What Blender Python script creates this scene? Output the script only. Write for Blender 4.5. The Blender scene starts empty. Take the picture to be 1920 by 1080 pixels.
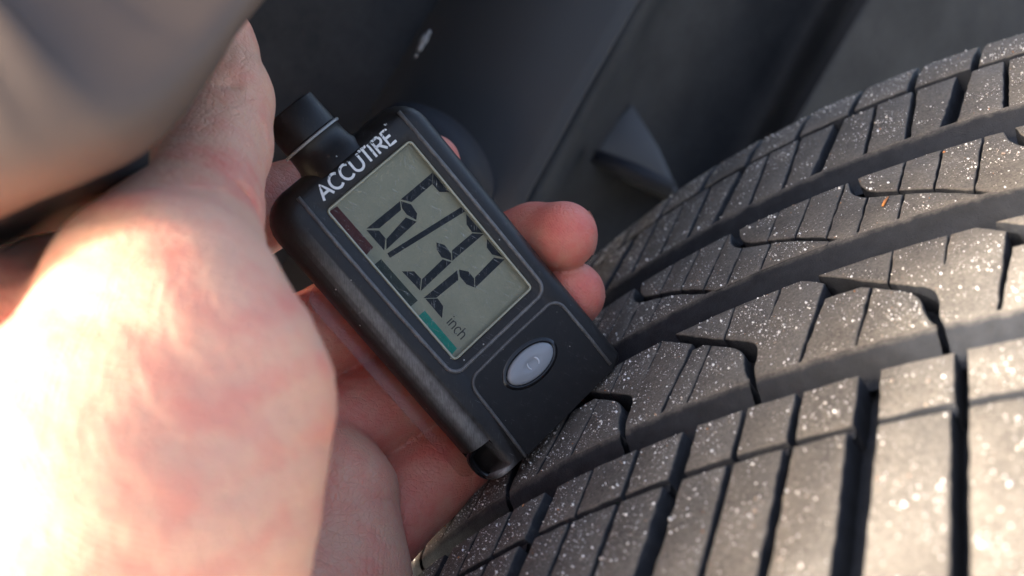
import bpy, bmesh, math, random
import numpy as np
from mathutils import Vector, Matrix

random.seed(7); RNG = np.random.default_rng(7)
SC = bpy.context.scene
COL = SC.collection

# ---------------------------------------------------------------- survey frame
# Everything is measured in millimetres in a survey frame (x right, y up, z towards the photographer,
# origin at the lens) and converted to world metres with Z up and the ground at Z = 0.
F = 1920 * 38 / 36.0
def unit(v):
    v = np.asarray(v, float); return v / np.linalg.norm(v)
TN = unit([-0.68382471, 0.70543134, 0.18641457])      # tyre: outward normal where the gauge stands
TA = unit([-0.31427582, -0.5153366, 0.7972822])       # tyre: axle direction
TT = np.cross(TA, TN); TT = TT if TT[0] > 0 else -TT  # tyre: rolling direction
TC = np.array([238.699, -263.677, -329.491]); TR = 330.0
th = math.radians(45)
UP = unit(TN * math.cos(th) + TT * math.sin(th))
FW = unit(np.array([0, 0, -1.]) - UP * (np.array([0, 0, -1.]) @ UP))
RT = np.cross(FW, UP)
B3 = np.array([RT, FW, UP])                            # survey -> world rotation
ORG = np.array([0, 0, -(TC @ UP) + 337.0])
def W(P):
    P = np.asarray(P, float)
    return (P @ B3.T + ORG) * 0.001
def at(px, py, d):
    return np.array([(px - 960) / F * d, (540 - py) / F * d, -d])

# ---------------------------------------------------------------- camera
cam_d = bpy.data.cameras.new('camera'); cam = bpy.data.objects.new('camera', cam_d); COL.objects.link(cam)
R3 = B3                                               # columns: camera axes in world
cam.matrix_world = Matrix([[*R3[0], W([0, 0, 0])[0]], [*R3[1], W([0, 0, 0])[1]], [*R3[2], W([0, 0, 0])[2]], [0, 0, 0, 1]])
cam_d.lens = 38; cam_d.sensor_width = 36; cam_d.clip_start = 0.005; cam_d.clip_end = 200
cam_d.dof.use_dof = True; cam_d.dof.focus_distance = 0.252; cam_d.dof.aperture_fstop = 12.0
SC.camera = cam

# ---------------------------------------------------------------- light
SUN = unit([-0.90, 0.08, 0.36])
sw = B3 @ SUN
elev = math.asin(sw[2]); rot = math.atan2(sw[0], sw[1])
SC.world = bpy.data.worlds.new('World'); SC.world.use_nodes = True
nt = SC.world.node_tree; bg = nt.nodes['Background']
sky = nt.nodes.new('ShaderNodeTexSky'); sky.sky_type = 'NISHITA'; sky.sun_disc = False; sky.dust_density = 7; sky.air_density = .6; sky.ozone_density = .3
sky.sun_elevation = elev; sky.sun_rotation = rot
nt.links.new(sky.outputs[0], bg.inputs[0]); bg.inputs[1].default_value = 0.15
sl = bpy.data.lights.new('sun', 'SUN'); sl.energy = 2.0; sl.angle = math.radians(8); sl.color = (1.0, 0.97, 0.94)
so = bpy.data.objects.new('sun', sl); COL.objects.link(so)
so.rotation_mode = 'QUATERNION'; so.rotation_quaternion = Vector(sw).to_track_quat('Z', 'Y'); so.location = Vector(sw) * 2
SC.view_settings.view_transform = 'Standard'; SC.view_settings.look = 'None'
SC.view_settings.exposure = 2.5; SC.view_settings.gamma = 1.0

# ---------------------------------------------------------------- materials
class Mat:
    def __init__(s, name):
        s.m = bpy.data.materials.new(name); s.m.use_nodes = True
        s.t = s.m.node_tree; s.b = s.t.nodes['Principled BSDF']; s.tc = None
    def n(s, typ, **kw):
        x = s.t.nodes.new(typ)
        for k, v in kw.items():
            if k.startswith('i_'):
                key = k[2:].replace('_', ' ')
                x.inputs[int(key) if key.isdigit() else key].default_value = v
            else: setattr(x, k, v)
        return x
    def l(s, a, b): s.t.links.new(a, b)
    def co(s):
        if not s.tc: s.tc = s.n('ShaderNodeTexCoord').outputs['Object']
        return s.tc
    def noise(s, scale, detail=3, rough=.55, dist=0.0, vec=None):
        x = s.n('ShaderNodeTexNoise'); x.inputs['Scale'].default_value = scale; x.inputs['Detail'].default_value = detail
        x.inputs['Roughness'].default_value = rough; x.inputs['Distortion'].default_value = dist
        s.l(vec or s.co(), x.inputs['Vector']); return x.outputs['Fac']
    def ramp(s, fac, stops):
        x = s.n('ShaderNodeValToRGB'); e = x.color_ramp.elements
        while len(e) < len(stops): e.new(0.5)
        for el, (p, c) in zip(e, stops):
            el.position = p; el.color = (*c, 1) if len(c) == 3 else c
        s.l(fac, x.inputs[0]); return x.outputs[0]
    def mix(s, fac, a, b, typ='MIX'):
        x = s.n('ShaderNodeMix', data_type='RGBA', blend_type=typ)
        for sock, v in ((x.inputs[0], fac), (x.inputs[6], a), (x.inputs[7], b)):
            if isinstance(v, (int, float)): sock.default_value = v
            elif isinstance(v, tuple): sock.default_value = (*v, 1)
            else: s.l(v, sock)
        return x.outputs[2]
    def math(s, op, a, b=0.0, clamp=False):
        x = s.n('ShaderNodeMath', operation=op, use_clamp=clamp)
        for i, v in enumerate((a, b)):
            if isinstance(v, (int, float)): x.inputs[i].default_value = v
            else: s.l(v, x.inputs[i])
        return x.outputs[0]
    def mapr(s, v, a, b, c, d):
        x = s.n('ShaderNodeMapRange'); s.l(v, x.inputs[0])
        for i, q in enumerate((a, b, c, d)): x.inputs[i + 1].default_value = q
        return x.outputs[0]
    def bump(s, h, dist, strength=1.0, prev=None):
        x = s.n('ShaderNodeBump'); x.inputs['Distance'].default_value = dist; x.inputs['Strength'].default_value = strength
        s.l(h, x.inputs['Height'])
        if prev is not None: s.l(prev, x.inputs['Normal'])
        return x.outputs[0]
    def set(s, **kw):
        for k, v in kw.items():
            k = k.replace('_', ' ')
            if isinstance(v, (int, float)): s.b.inputs[k].default_value = v
            elif isinstance(v, tuple): s.b.inputs[k].default_value = (*v, 1) if len(v) == 3 and 'Radius' not in k else v
            else: s.l(v, s.b.inputs[k])
        return s

def simple(name, col, rough=.5, **kw):
    m = Mat(name); m.set(Base_Color=col, Roughness=rough, **kw); return m.m

# tyre rubber: dusty crown, clean walls
M = Mat('tyre_rubber')
dust = M.n('ShaderNodeAttribute', attribute_name='dust').outputs['Fac']
n1 = M.noise(260, 4, .65); n2 = M.noise(1500, 3, .6); n3 = M.noise(60, 3, .6); n4 = M.noise(4200, 2, .7)
dm = M.math('ADD', dust, M.math('MULTIPLY', M.math('SUBTRACT', n1, .5), 0.9))
dm = M.mapr(dm, .25, .85, 0, 1)
dusty = M.ramp(M.math('ADD', M.math('ADD', M.math('MULTIPLY', n2, .5), M.math('MULTIPLY', n3, .25)), M.math('MULTIPLY', n4, .25)), [(.29, (.028, .025, .021)), (.44, (.118, .104, .088)), (.58, (.185, .166, .141)), (.70, (.36, .33, .285))])
clean = M.ramp(n1, [(.3, (.010, .0115, .0148)), (.7, (.022, .0246, .031))])
M.set(Base_Color=M.mix(dm, clean, dusty), Roughness=M.mapr(dm, 0, 1, .55, .8), Specular_IOR_Level=.35)
bb = M.bump(M.noise(2600, 4, .75), .00030, .9); bb = M.bump(n1, .0007, .6, bb)
M.set(Normal=bb); RUBBER = M.m

M = Mat('road_grit')
ri = M.n('ShaderNodeNewGeometry').outputs['Random Per Island']
gc = M.ramp(ri, [(0, (.88, .86, .80)), (.35, (.66, .62, .55)), (.7, (.92, .91, .89)), (.955, (.42, .35, .27)), (.992, (.45, .18, .06))])
M.set(Base_Color=gc, Roughness=.2, Specular_IOR_Level=.9); GRIT = M.m

# moulded matt black plastic of the gauge
def plastic(name, base, rough, scr=1.0, flecks=True):
    M = Mat(name)
    fine = M.noise(5200, 2, .6); med = M.noise(420, 4, .65)
    # hairline scratches: stretched noise in two directions
    mp = M.n('ShaderNodeMapping'); mp.inputs['Scale'].default_value = (9000, 260, 500); mp.inputs['Rotation'].default_value = (.3, .5, .9); M.l(M.co(), mp.inputs[0])
    s1 = M.noise(1, 1, .5, 0, mp.outputs[0])
    mp2 = M.n('ShaderNodeMapping'); mp2.inputs['Scale'].default_value = (300, 7000, 420); mp2.inputs['Rotation'].default_value = (.8, -.3, .4); M.l(M.co(), mp2.inputs[0])
    s2 = M.noise(1, 1, .5, 0, mp2.outputs[0])
    gate = M.mapr(med, .5, .68, 0, 1)
    sc = M.math('MULTIPLY', M.math('ADD', M.mapr(s1, .66, .75, 0, 1), M.mapr(s2, .67, .76, 0, 1), True), gate)
    sc = M.math('MULTIPLY', sc, scr, True)
    col = M.mix(M.mapr(med, .35, .7, 0, 1), base, tuple(c * 1.45 for c in base))
    col = M.mix(M.math('MULTIPLY', sc, .5), col, (.22, .22, .22))
    if flecks:
        v = M.n('ShaderNodeTexVoronoi', feature='F1'); v.inputs['Scale'].default_value = 420; M.l(M.co(), v.inputs['Vector'])
        fl = M.mapr(v.outputs['Distance'], .05, .10, 1, 0)
        wn = M.n('ShaderNodeTexWhiteNoise', noise_dimensions='3D'); M.l(v.outputs['Position'], wn.inputs[0])
        fl = M.math('MULTIPLY', fl, M.mapr(wn.outputs['Value'], .84, .86, 0, 1))
        col = M.mix(M.math('MULTIPLY', fl, .8), col, (.6, .58, .52))
    bu = M.n('ShaderNodeAttribute', attribute_name='sheen_wear').outputs['Fac']
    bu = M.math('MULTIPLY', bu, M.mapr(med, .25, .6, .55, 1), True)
    col = M.mix(M.math('MULTIPLY', bu, M.mapr(s1, .3, .6, .55, 1)), col, (.55, .53, .50))  # painted sheen: paler colour over the scuffed flank and the beads
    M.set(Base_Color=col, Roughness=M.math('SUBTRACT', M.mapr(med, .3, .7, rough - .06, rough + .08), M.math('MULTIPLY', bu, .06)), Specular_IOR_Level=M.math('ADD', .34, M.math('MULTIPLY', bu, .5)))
    M.set(Normal=M.bump(fine, .00006, .7)); return M.m
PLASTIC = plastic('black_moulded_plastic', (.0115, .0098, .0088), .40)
PLASTIC_DARK = plastic('black_smooth_plastic', (.0075, .0062, .0055), .42, .6)
GLOSSBLACK = simple('glossy_black_plastic', (.008, .008, .009), .16)

M = Mat('lcd_panel')
sm = M.noise(140, 4, .6); sp = M.noise(1800, 2, .6)
col = M.ramp(M.math('ADD', M.math('MULTIPLY', sm, .7), M.math('MULTIPLY', sp, .3)), [(.3, (.215, .212, .152)), (.7, (.285, .277, .203))])
M.set(Base_Color=col, Roughness=.45, Specular_IOR_Level=.3); LCD = M.m
def ink(name, c, rough=.45):
    M = Mat(name); n = M.noise(900, 3, .7)
    M.set(Base_Color=M.mix(M.mapr(n, .35, .75, 0, 1), c, tuple(x * 1.3 + .003 for x in c)), Roughness=rough, Specular_IOR_Level=.15); return M.m
INK = ink('lcd_segment', (.006, .007, .010)); RED = ink('dark_red_print', (.060, .012, .011)); DGREEN = ink('dark_green_print', (.022, .030, .024)); TEAL = ink('teal_print', (.008, .19, .14))
GREYINK = ink('grey_print', (.03, .03, .03))
M = Mat('worn_white_print')
wn = M.noise(1900, 3, .7)
at_ = M.n('ShaderNodeAttribute', attribute_name='wear').outputs['Fac']
cut = M.mapr(M.math('SUBTRACT', wn, M.math('MULTIPLY', at_, .30)), .26, .33, 0, 1)
M.set(Base_Color=(.72, .72, .70), Roughness=.5, Alpha=cut); WHITE = M.m
M = Mat('clear_lens')
tr = M.n('ShaderNodeBsdfTransparent'); tr.inputs[0].default_value = (.93, .93, .89, 1)
gl = M.n('ShaderNodeBsdfGlossy'); gl.inputs['Roughness'].default_value = .12
mp = M.n('ShaderNodeMapping'); mp.inputs['Scale'].default_value = (7000, 250, 400); mp.inputs['Rotation'].default_value = (.2, .9, .5); M.l(M.co(), mp.inputs[0])
s1 = M.mapr(M.noise(1, 1, .5, 0, mp.outputs[0]), .66, .76, 0, .5)
mp = M.n('ShaderNodeMapping'); mp.inputs['Scale'].default_value = (260, 6000, 300); mp.inputs['Rotation'].default_value = (-.6, .1, -.7); M.l(M.co(), mp.inputs[0])
s2 = M.mapr(M.noise(1, 1, .5, 0, mp.outputs[0]), .67, .77, 0, .4)
sd = M.mapr(M.noise(2400, 2, .5), .70, .76, 0, .5)
df = M.n('ShaderNodeBsdfDiffuse'); df.inputs[0].default_value = (.55, .55, .5, 1)
fr = M.n('ShaderNodeFresnel'); fr.inputs[0].default_value = 1.22
mx = M.n('ShaderNodeMixShader'); M.l(fr.outputs[0], mx.inputs[0]); M.l(tr.outputs[0], mx.inputs[1]); M.l(gl.outputs[0], mx.inputs[2])
mx2 = M.n('ShaderNodeMixShader'); M.l(M.math('ADD', M.math('ADD', s1, s2), sd, True), mx2.inputs[0]); M.l(mx.outputs[0], mx2.inputs[1]); M.l(df.outputs[0], mx2.inputs[2])
M.l(mx2.outputs[0], M.t.nodes['Material Output'].inputs[0]); LENS = M.m
M = Mat('smoky_clear_plastic')
tr = M.n('ShaderNodeBsdfTransparent'); tr.inputs[0].default_value = (.93, .90, .885, 1)
gl = M.n('ShaderNodeBsdfGlossy'); gl.inputs['Roughness'].default_value = .2
mx = M.n('ShaderNodeMixShader'); mx.inputs[0].default_value = .02; M.l(tr.outputs[0], mx.inputs[1]); M.l(gl.outputs[0], mx.inputs[2])
M.l(mx.outputs[0], M.t.nodes['Material Output'].inputs[0]); SMOKY = M.m
LENSRIM = simple('yellowed_clear_rim', (.34, .33, .24), .2, Specular_IOR_Level=.6)
BUTTON = simple('pale_grey_rubber', (.285, .30, .315), .22, Subsurface_Weight=.2, Subsurface_Radius=(.8, .8, .9), Subsurface_Scale=.002)
SYMB = simple('glossy_pale_mark', (.62, .64, .66), .12)
RINGM = simple('pale_grey_ring', (.26, .26, .25), .3)
HAIR = simple('dark_hair', (.02, .015, .012), .4)

M = Mat('skin')
red = M.n('ShaderNodeAttribute', attribute_name='flush').outputs['Fac']
big = M.noise(85, 3, .6, .4); mid = M.noise(330, 4, .65); fin = M.noise(2200, 3, .6)
f = M.math('ADD', M.math('ADD', M.math('MULTIPLY', red, .62), M.math('MULTIPLY', M.math('SUBTRACT', big, .5), 1.1)), M.math('MULTIPLY', M.math('SUBTRACT', mid, .5), .45), False)
col = M.ramp(f, [(0.0, (.70, .375, .25)), (.3, (.71, .30, .205)), (.6, (.71, .21, .15)), (.95, (.66, .125, .098))])
mp = M.n('ShaderNodeMapping'); mp.inputs['Rotation'].default_value = (.5, .9, .6); M.l(M.co(), mp.inputs[0])
wv = M.n('ShaderNodeTexWave', wave_type='BANDS'); wv.inputs['Scale'].default_value = 620; wv.inputs['Distortion'].default_value = 5.5; wv.inputs['Detail'].default_value = 1.5; wv.inputs['Detail Scale'].default_value = .25
M.l(mp.outputs[0], wv.inputs['Vector'])
vo = M.n('ShaderNodeTexVoronoi', feature='DISTANCE_TO_EDGE'); vo.inputs['Scale'].default_value = 620; vo.inputs['Randomness'].default_value = 1; M.l(M.co(), vo.inputs['Vector'])
b1 = M.bump(wv.outputs['Fac'], .00010, .45); b2 = M.bump(mid, .0010, .45, b1); b2 = M.bump(M.mapr(vo.outputs['Distance'], 0, .12, 0, 1), .00016, .6, b2); b3 = M.bump(fin, .00016, .5, b2)
M.set(Base_Color=col, Roughness=M.mapr(mid, .3, .7, .40, .56), Specular_IOR_Level=.42, Normal=b3, Subsurface_Weight=.5, Subsurface_Radius=(1.0, .34, .2), Subsurface_Scale=.005)
SKIN = M.m
NAIL = simple('fingernail', (.62, .40, .33), .28)

M = Mat('grey_car_paint')
fl = M.noise(9000, 2, .6)
M.set(Base_Color=M.mix(fl, (.080, .058, .046), (.102, .076, .062)), Metallic=0.0, Roughness=.55, Specular_IOR_Level=.3)
M.set(Normal=M.bump(M.noise(120, 3, .6), .0004, .25)); PAINT = M.m
M = Mat('wheel_arch_plastic')
a1 = M.noise(35, 4, .6); a2 = M.noise(300, 3, .6)
M.set(Base_Color=M.ramp(M.math('ADD', M.math('MULTIPLY', a1, .7), M.math('MULTIPLY', a2, .3)), [(.3, (.013, .0145, .017)), (.7, (.038, .039, .041))]), Roughness=.68, Specular_IOR_Level=.3)
M.set(Normal=M.bump(a2, .0006, .4)); ARCH = M.m
BRACKET = simple('grey_bracket_plastic', (.075, .076, .078), .5)
NAVY = simple('blue_black_matt', (.006, .007, .012), .7)  # bracket bar, and the dome that stands for a shadow
MUD = simple('pale_dried_splash', (.26, .26, .255), .8)
M = Mat('pale_concrete')
g1 = M.noise(14, 6, .65); g2 = M.noise(180, 4, .6)
M.set(Base_Color=M.ramp(M.math('ADD', M.math('MULTIPLY', g1, .5), M.math('MULTIPLY', g2, .5)), [(.3, (.62, .64, .60)), (.7, (.80, .81, .77))]), Roughness=.85)
M.set(Normal=M.bump(g2, .002, .5)); GROUND = M.m
SPLINTER = simple('orange_wood', (.62, .22, .05), .6)

# ---------------------------------------------------------------- object helpers
def mesh_obj(name, verts, faces, mats, parent=None, smooth=True, midx=None, attrs=None, base=None, angle=None):
    """verts in survey mm -> one mesh object; vertices are stored relative to the parent's (or own) base point."""
    Wv = W(np.asarray(verts, float).reshape(-1, 3))
    if parent is not None: o0 = np.array(parent['base_point'])
    else: o0 = W(base) if base is not None else Wv.mean(0)
    me = bpy.data.meshes.new(name)
    me.from_pydata((Wv - o0).tolist(), [], faces)
    for m in (mats if isinstance(mats, (list, tuple)) else [mats]): me.materials.append(m)
    if midx is not None: me.polygons.foreach_set('material_index', midx)
    me.polygons.foreach_set('use_smooth', [smooth] * len(me.polygons))
    if attrs:
        for k, v in attrs.items():
            a = me.attributes.new(k, 'FLOAT', 'POINT'); a.data.foreach_set('value', np.asarray(v, np.float32))
    bm = bmesh.new(); bm.from_mesh(me); bmesh.ops.recalc_face_normals(bm, faces=bm.faces)
    if angle is not None:
        for e in bm.edges:
            if len(e.link_faces) == 2 and e.calc_face_angle(0) > angle: e.smooth = False
    bm.to_mesh(me); bm.free()
    ob = bpy.data.objects.new(name, me); COL.objects.link(ob)
    if parent is not None: ob.parent = parent
    else: ob.location = o0; 
    return ob
def thing(name, label, cat, base, group=None):
    o = bpy.data.objects.new(name, None); COL.objects.link(o)
    b = W(base); o.location = b; o['base_point'] = [float(x) for x in b]; o.empty_display_size = .01
    o['label'] = label; o['category'] = cat
    if group: o['group'] = group
    return o
def tag(o, label, cat, group=None):
    o['label'] = label; o['category'] = cat
    if group: o['group'] = group
    return o
def loft(loops, close_start=False, close_end=False, closed=True):
    n = len(loops[0]); V = np.concatenate(loops); Fc = []
    for i in range(len(loops) - 1):
        for j in range(n if closed else n - 1):
            k = (j + 1) % n
            Fc.append((i * n + j, i * n + k, (i + 1) * n + k, (i + 1) * n + j))
    if close_start: Fc.append(tuple(range(n))[::-1])
    if close_end: Fc.append(tuple((len(loops) - 1) * n + j for j in range(n)))
    return V, Fc
def tube(path, r, seg=8, caps=True):
    P = np.asarray(path, float); n = len(P); r = np.broadcast_to(r, (n,))
    T = np.gradient(P, axis=0); T /= np.linalg.norm(T, axis=1)[:, None]
    x = np.cross(T[0], [0.3, 0.5, 0.8]); x = unit(x); loops = []
    for i in range(n):
        x = unit(x - T[i] * (x @ T[i])); y = np.cross(T[i], x)
        a = np.linspace(0, 2 * np.pi, seg, endpoint=False)[:, None]
        loops.append(P[i] + r[i] * (np.cos(a) * x + np.sin(a) * y))
    return loft(loops, caps, caps)
def merge(parts):
    V = []; Fc = []; o = 0
    for v, f in parts:
        V.append(v); Fc += [tuple(i + o for i in q) for q in f]; o += len(v)
    return np.concatenate(V), Fc
def smooth_path(pts, k=6):
    P = np.asarray(pts, float); out = []
    Q = np.vstack([2 * P[0] - P[1], P, 2 * P[-1] - P[-2]])
    for i in range(1, len(Q) - 2):
        for t in np.linspace(0, 1, k, endpoint=False):
            p0, p1, p2, p3 = Q[i - 1:i + 3]
            out.append(.5 * (2 * p1 + (p2 - p0) * t + (2 * p0 - 5 * p1 + 4 * p2 - p3) * t * t + (3 * p1 - p0 - 3 * p2 + p3) * t ** 3))
    out.append(P[-1]); return np.array(out)

# ---------------------------------------------------------------- setting: ground
TBOT = TC - UP * 337
g = 30000.0
hr, hf = RT, FW
gv = [TBOT + hr * x + hf * y for x, y in ((-g, -g), (g, -g), (g, g), (-g, g))]
go = mesh_obj('ground', gv, [(0, 1, 2, 3)], GROUND, smooth=False, base=TBOT); go['kind'] = 'structure'

# ---------------------------------------------------------------- tyre
def drop(a):
    e = np.maximum(0, np.abs(np.asarray(a, float)) - 106); return e * e * .008
def TP(s, a, h):
    s = np.asarray(s, float); a = np.asarray(a, float); h = np.asarray(h, float)
    r = TR + h - drop(a); q = s / TR
    return TC + a[..., None] * TA + (r * np.cos(q))[..., None] * TN + (r * np.sin(q))[..., None] * TT
tyre = thing('tyre', 'black car tyre with dusty worn tread blocks sprinkled with salt grit', 'tyre', TBOT)
# carcass: full ring
prof = [(-118, -30), (-124, -70), (-118, -110), (-104, -132), (-95, -135)]
prof = [(95, -135), (104, -132), (118, -110), (125, -70), (122, -34), (119, -15), (114, -6.8)] + [(x, -6.0) for x in (100, 60, 30, 0, -30, -60, -100)] + [(-118, -6.6), (-122, -15), (-124, -34), (-125, -70), (-118, -110), (-104, -132), (-95, -135)]
loops = []
NS = 180
for i in range(NS):
    q = 2 * math.pi * i / NS * TR
    A = np.array([p[0] for p in prof], float); H = np.array([p[1] for p in prof], float)
    r = TR + H; ang = q / TR
    loops.append(TC + A[:, None] * TA + (r * math.cos(ang))[:, None] * TN + (r * math.sin(ang))[:, None] * TT)
loops.append(loops[0].copy())
V, Fc = loft(loops, closed=False)
mesh_obj('carcass', V, Fc, RUBBER, tyre, attrs={'dust': np.full(len(V), .06)})

def offset_poly(P, d):
    """move every edge i (P[i]->P[i+1]) of a CCW polygon outwards by d[i]"""
    n = len(P); out = np.zeros_like(P)
    E = np.roll(P, -1, 0) - P; L = np.linalg.norm(E, axis=1, keepdims=True) + 1e-9
    N = np.stack([E[:, 1], -E[:, 0]], 1) / L
    for i in range(n):
        n1, n2 = N[i - 1], N[i]; d1, d2 = d[i - 1], d[i]
        det = n1[0] * n2[1] - n1[1] * n2[0]
        if abs(det) < .25:
            x = (n1 * d1 + n2 * d2) * .5
        else:
            x = np.array([(d1 * n2[1] - d2 * n1[1]) / det, (n1[0] * d2 - n2[0] * d1) / det])
            m = np.linalg.norm(x); lim = 2.2 * max(abs(d1), abs(d2), 1e-6)
            if m > lim: x *= lim / m
        out[i] = P[i] + x
    return out
TOPS = []
def inside(pt, P):
    x, y = pt[:, 0][:, None], pt[:, 1][:, None]
    x1, y1 = P[:, 0], P[:, 1]; x2, y2 = np.roll(P[:, 0], -1), np.roll(P[:, 1], -1)
    c = ((y1 > y) != (y2 > y)) & (x < (x2 - x1) * (y - y1) / (y2 - y1 + 1e-12) + x1)
    return c.sum(1) % 2 == 1
def block(pts, drafts, hh=0.0, depth=6.2):
    """pts (s,a); drafts[i] for edge i: how far its foot runs out (groove walls) ; small = sipe"""
    P = np.array(pts, float); D = np.array(drafts, float)
    area = .5 * np.sum(P[:, 0] * np.roll(P[:, 1], -1) - np.roll(P[:, 0], -1) * P[:, 1])
    if area < 0: P = P[::-1].copy(); D = np.roll(D[::-1], -1).copy()
    Q = []; DD = []
    for i in range(len(P)):
        a, b = P[i], P[(i + 1) % len(P)]; L = np.linalg.norm(b - a); k = max(1, int(L / 2.2))
        for j in range(k):
            p = a + (b - a) * j / k
            if j: p = p + RNG.normal(0, .10, 2)
            Q.append(p); DD.append(D[i])
    Q = np.array(Q); DD = np.array(DD)
    bev = np.where(DD > 1.5, 1.15, .38) * RNG.uniform(.8, 1.25, len(Q))
    top = offset_poly(Q, -bev); mid = offset_poly(Q, -bev * .35); base = offset_poly(Q, np.maximum(DD, .12))
    lo = []
    for p, h in ((top, 0 + hh), (mid, -np.minimum(bev, 1) * .28 + hh), (Q, -np.minimum(bev, 1.) * .95 + hh), (base, -depth)):
        lo.append(TP(p[:, 0], p[:, 1], np.broadcast_to(h, len(p))))
    V, Fc = loft(lo); Fc.append(tuple(range(len(Q))))
    du = np.concatenate([np.full(len(Q), 1.0), np.full(len(Q), .72), np.full(len(Q), .22), np.full(len(Q), 0.0)])
    mesh_obj('tread_block', V, Fc, RUBBER, tyre, attrs={'dust': du}, smooth=True, angle=1.2)
    TOPS.append((top, hh))

# lateral groove stations along the tread (variable pitch), wide ones flagged
LAT = [(-66, .5, 0), (-53.5, .45, 0), (-41, .5, 0), (-28, 2.0, 1), (-15.8, .5, 0), (-3.6, .55, 0), (9, 2.0, 1), (21.5, .45, 0), (33.9, .55, 0), (46.7, 1.9, 1), (59.2, .6, 0), (70.6, .75, 0), (84.2, 2.2, 1), (100.2, 1.1, 0), (112.5, .9, 0), (125, 2.2, 1), (138, .7, 0), (150, .7, 0), (163, 2.0, 1), (175.5, .5, 0), (188, .6, 0), (200.5, 2.0, 1), (213, .5, 0), (226, .6, 0)]
for (s0, w0, f0), (s1, w1, f1) in zip(LAT[:-1], LAT[1:]):
    hs = RNG.normal(0, .10)
    block([(s0 + w0 * .9, 33.6), (s1 - w1 * .9, 33.6), (s1 - w1 - .1, 47.9), (s0 + w0 - .1, 47.9)], [.8, .15, .3, .15], hs)
    w0b = w0 * (1.15 if f0 else 1.2); w1b = w1 * (1.15 if f1 else 1.2)
    # shoulder block with a little waist at its foot
    block([(s0 + w0b - .4, 49.9), (s1 - w1b - .4, 49.9), (s1 - w1b - .9, 80), (s1 - w1b - 1.4, 112), (s0 + w0b - 1.4, 112), (s0 + w0b - .9, 80)], [.3, .2, .2, 2.0, .2, .2], RNG.normal(0, .10))
    # raised floor of the thin circumferential groove between the two rows
    sv = np.linspace(s0 + w0, s1 - w1, 5)
    lo = [TP(np.full(5, 0) + sv, np.full(5, a_), np.full(5, h_) + RNG.normal(0, .06, 5)) for a_, h_ in ((47.6, -1.5), (48.9, -1.15), (50.2, -1.4))]
    V, Fc = loft(lo, closed=False)
    mesh_obj('groove_bridge', V, Fc, RUBBER, tyre, attrs={'dust': np.full(len(V), .2)})

# rib between the two wide grooves: hooked grooves and sipes
HK = [-87, -49.5, -12, 25.0, 57.6, 95.0, 132.5, 168, 205, 241]
aT, aB = -9.9, 24.1
def hook3(h, off):
    """hook centre line shifted sideways (off > 0: away from the hook's block, to the next one)"""
    P = np.array([(h - 27.6, -9.9), (h - 13.5, .9), (h - 4.2, 7.8), (h - .8, 11.8), (h + .1, 16.5), (h + .5, 20), (h + 1.7, 24.1)], float)
    P = np.vstack([P[:1], smooth_path(P[1:], 3)])
    wd = np.interp(P[:, 0] - h, [-27, -13.5, -4.2, -.8, .1, .5, 1.6], [.9, .95, 1.1, 1.6, 1.45, .95, .6]) * off
    T = np.gradient(P, axis=0); T /= np.linalg.norm(T, axis=1)[:, None]
    N = np.stack([T[:, 1], -T[:, 0]], 1)
    return P + N * wd[:, None]
def cutpath(P, s_from=None, s_to=None):
    """points of path P (increasing s) between two s values, ends interpolated"""
    out = []
    s = P[:, 0]
    if s_from is not None: out.append((s_from, float(np.interp(s_from, s, P[:, 1]))))
    for p in P:
        if (s_from is None or p[0] > s_from + .3) and (s_to is None or p[0] < s_to - .3): out.append(tuple(p))
    if s_to is not None: out.append((s_to, float(np.interp(s_to, s, P[:, 1]))))
    return out
sw_ = .2
for h0, h1 in zip(HK[:-1], HK[1:]):
    U0 = hook3(h0, 1.0)      # right/upper-side bank of hook 0
    L1 = hook3(h1, -1.0)     # left/lower-side bank of hook 1
    hs = RNG.normal(0, .08)
    dA, dB, dS, dH = .6, .12, .12, .35
    # p1 above hook 0, left of its sipe
    e = h0 - 8.6
    c = cutpath(U0[1:], U0[1, 0], e - sw_)
    st = (U0[0, 0] + 2.2, aT)
    pts = [st] + c + [(h0 - 8.0 - sw_, aT)]
    block(pts, [dH] * len(c) + [dS, dA], hs)
    # p2 big piece with a blind sipe
    c = cutpath(U0[:-2], e + sw_, None)
    c = [p for p in c] + [(h0 + 2.4, aB)]
    r_b = (h0 + 11.8 - sw_ * 1.4, aB); tx = h0 + 14.8 - sw_; r_t = (tx, float(np.interp(tx, L1[:, 0], L1[:, 1])))
    pts = c + [r_b, r_t, (L1[0, 0] - .4, aT), (h0 + 3.9, aT), (h0 + 2.5, 2.6), (h0 + 3.3, aT), (h0 - 8.1 + sw_, aT)]
    dr = [dH] * (len(c) - 1) + [dB, dS, dH, dA, .1, .1, dA, dS]
    block(pts, dr, hs)
    # p3 and p4 under hook 1
    m_t = h1 - 12; 
    c = cutpath(L1[1:], h0 + 15.0 + sw_, m_t - sw_)
    pts = c + [(m_t - 2 - sw_, aB), (h0 + 11.8 + sw_ * 1.4, aB)]
    block(pts, [dH] * (len(c) - 1) + [dS, dB, dS], hs)
    c = cutpath(L1, m_t + sw_, None)
    pts = c + [(m_t - 2 + sw_, aB)]
    block(pts, [dH] * (len(c) - 1) + [dB, dS], hs)

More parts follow.
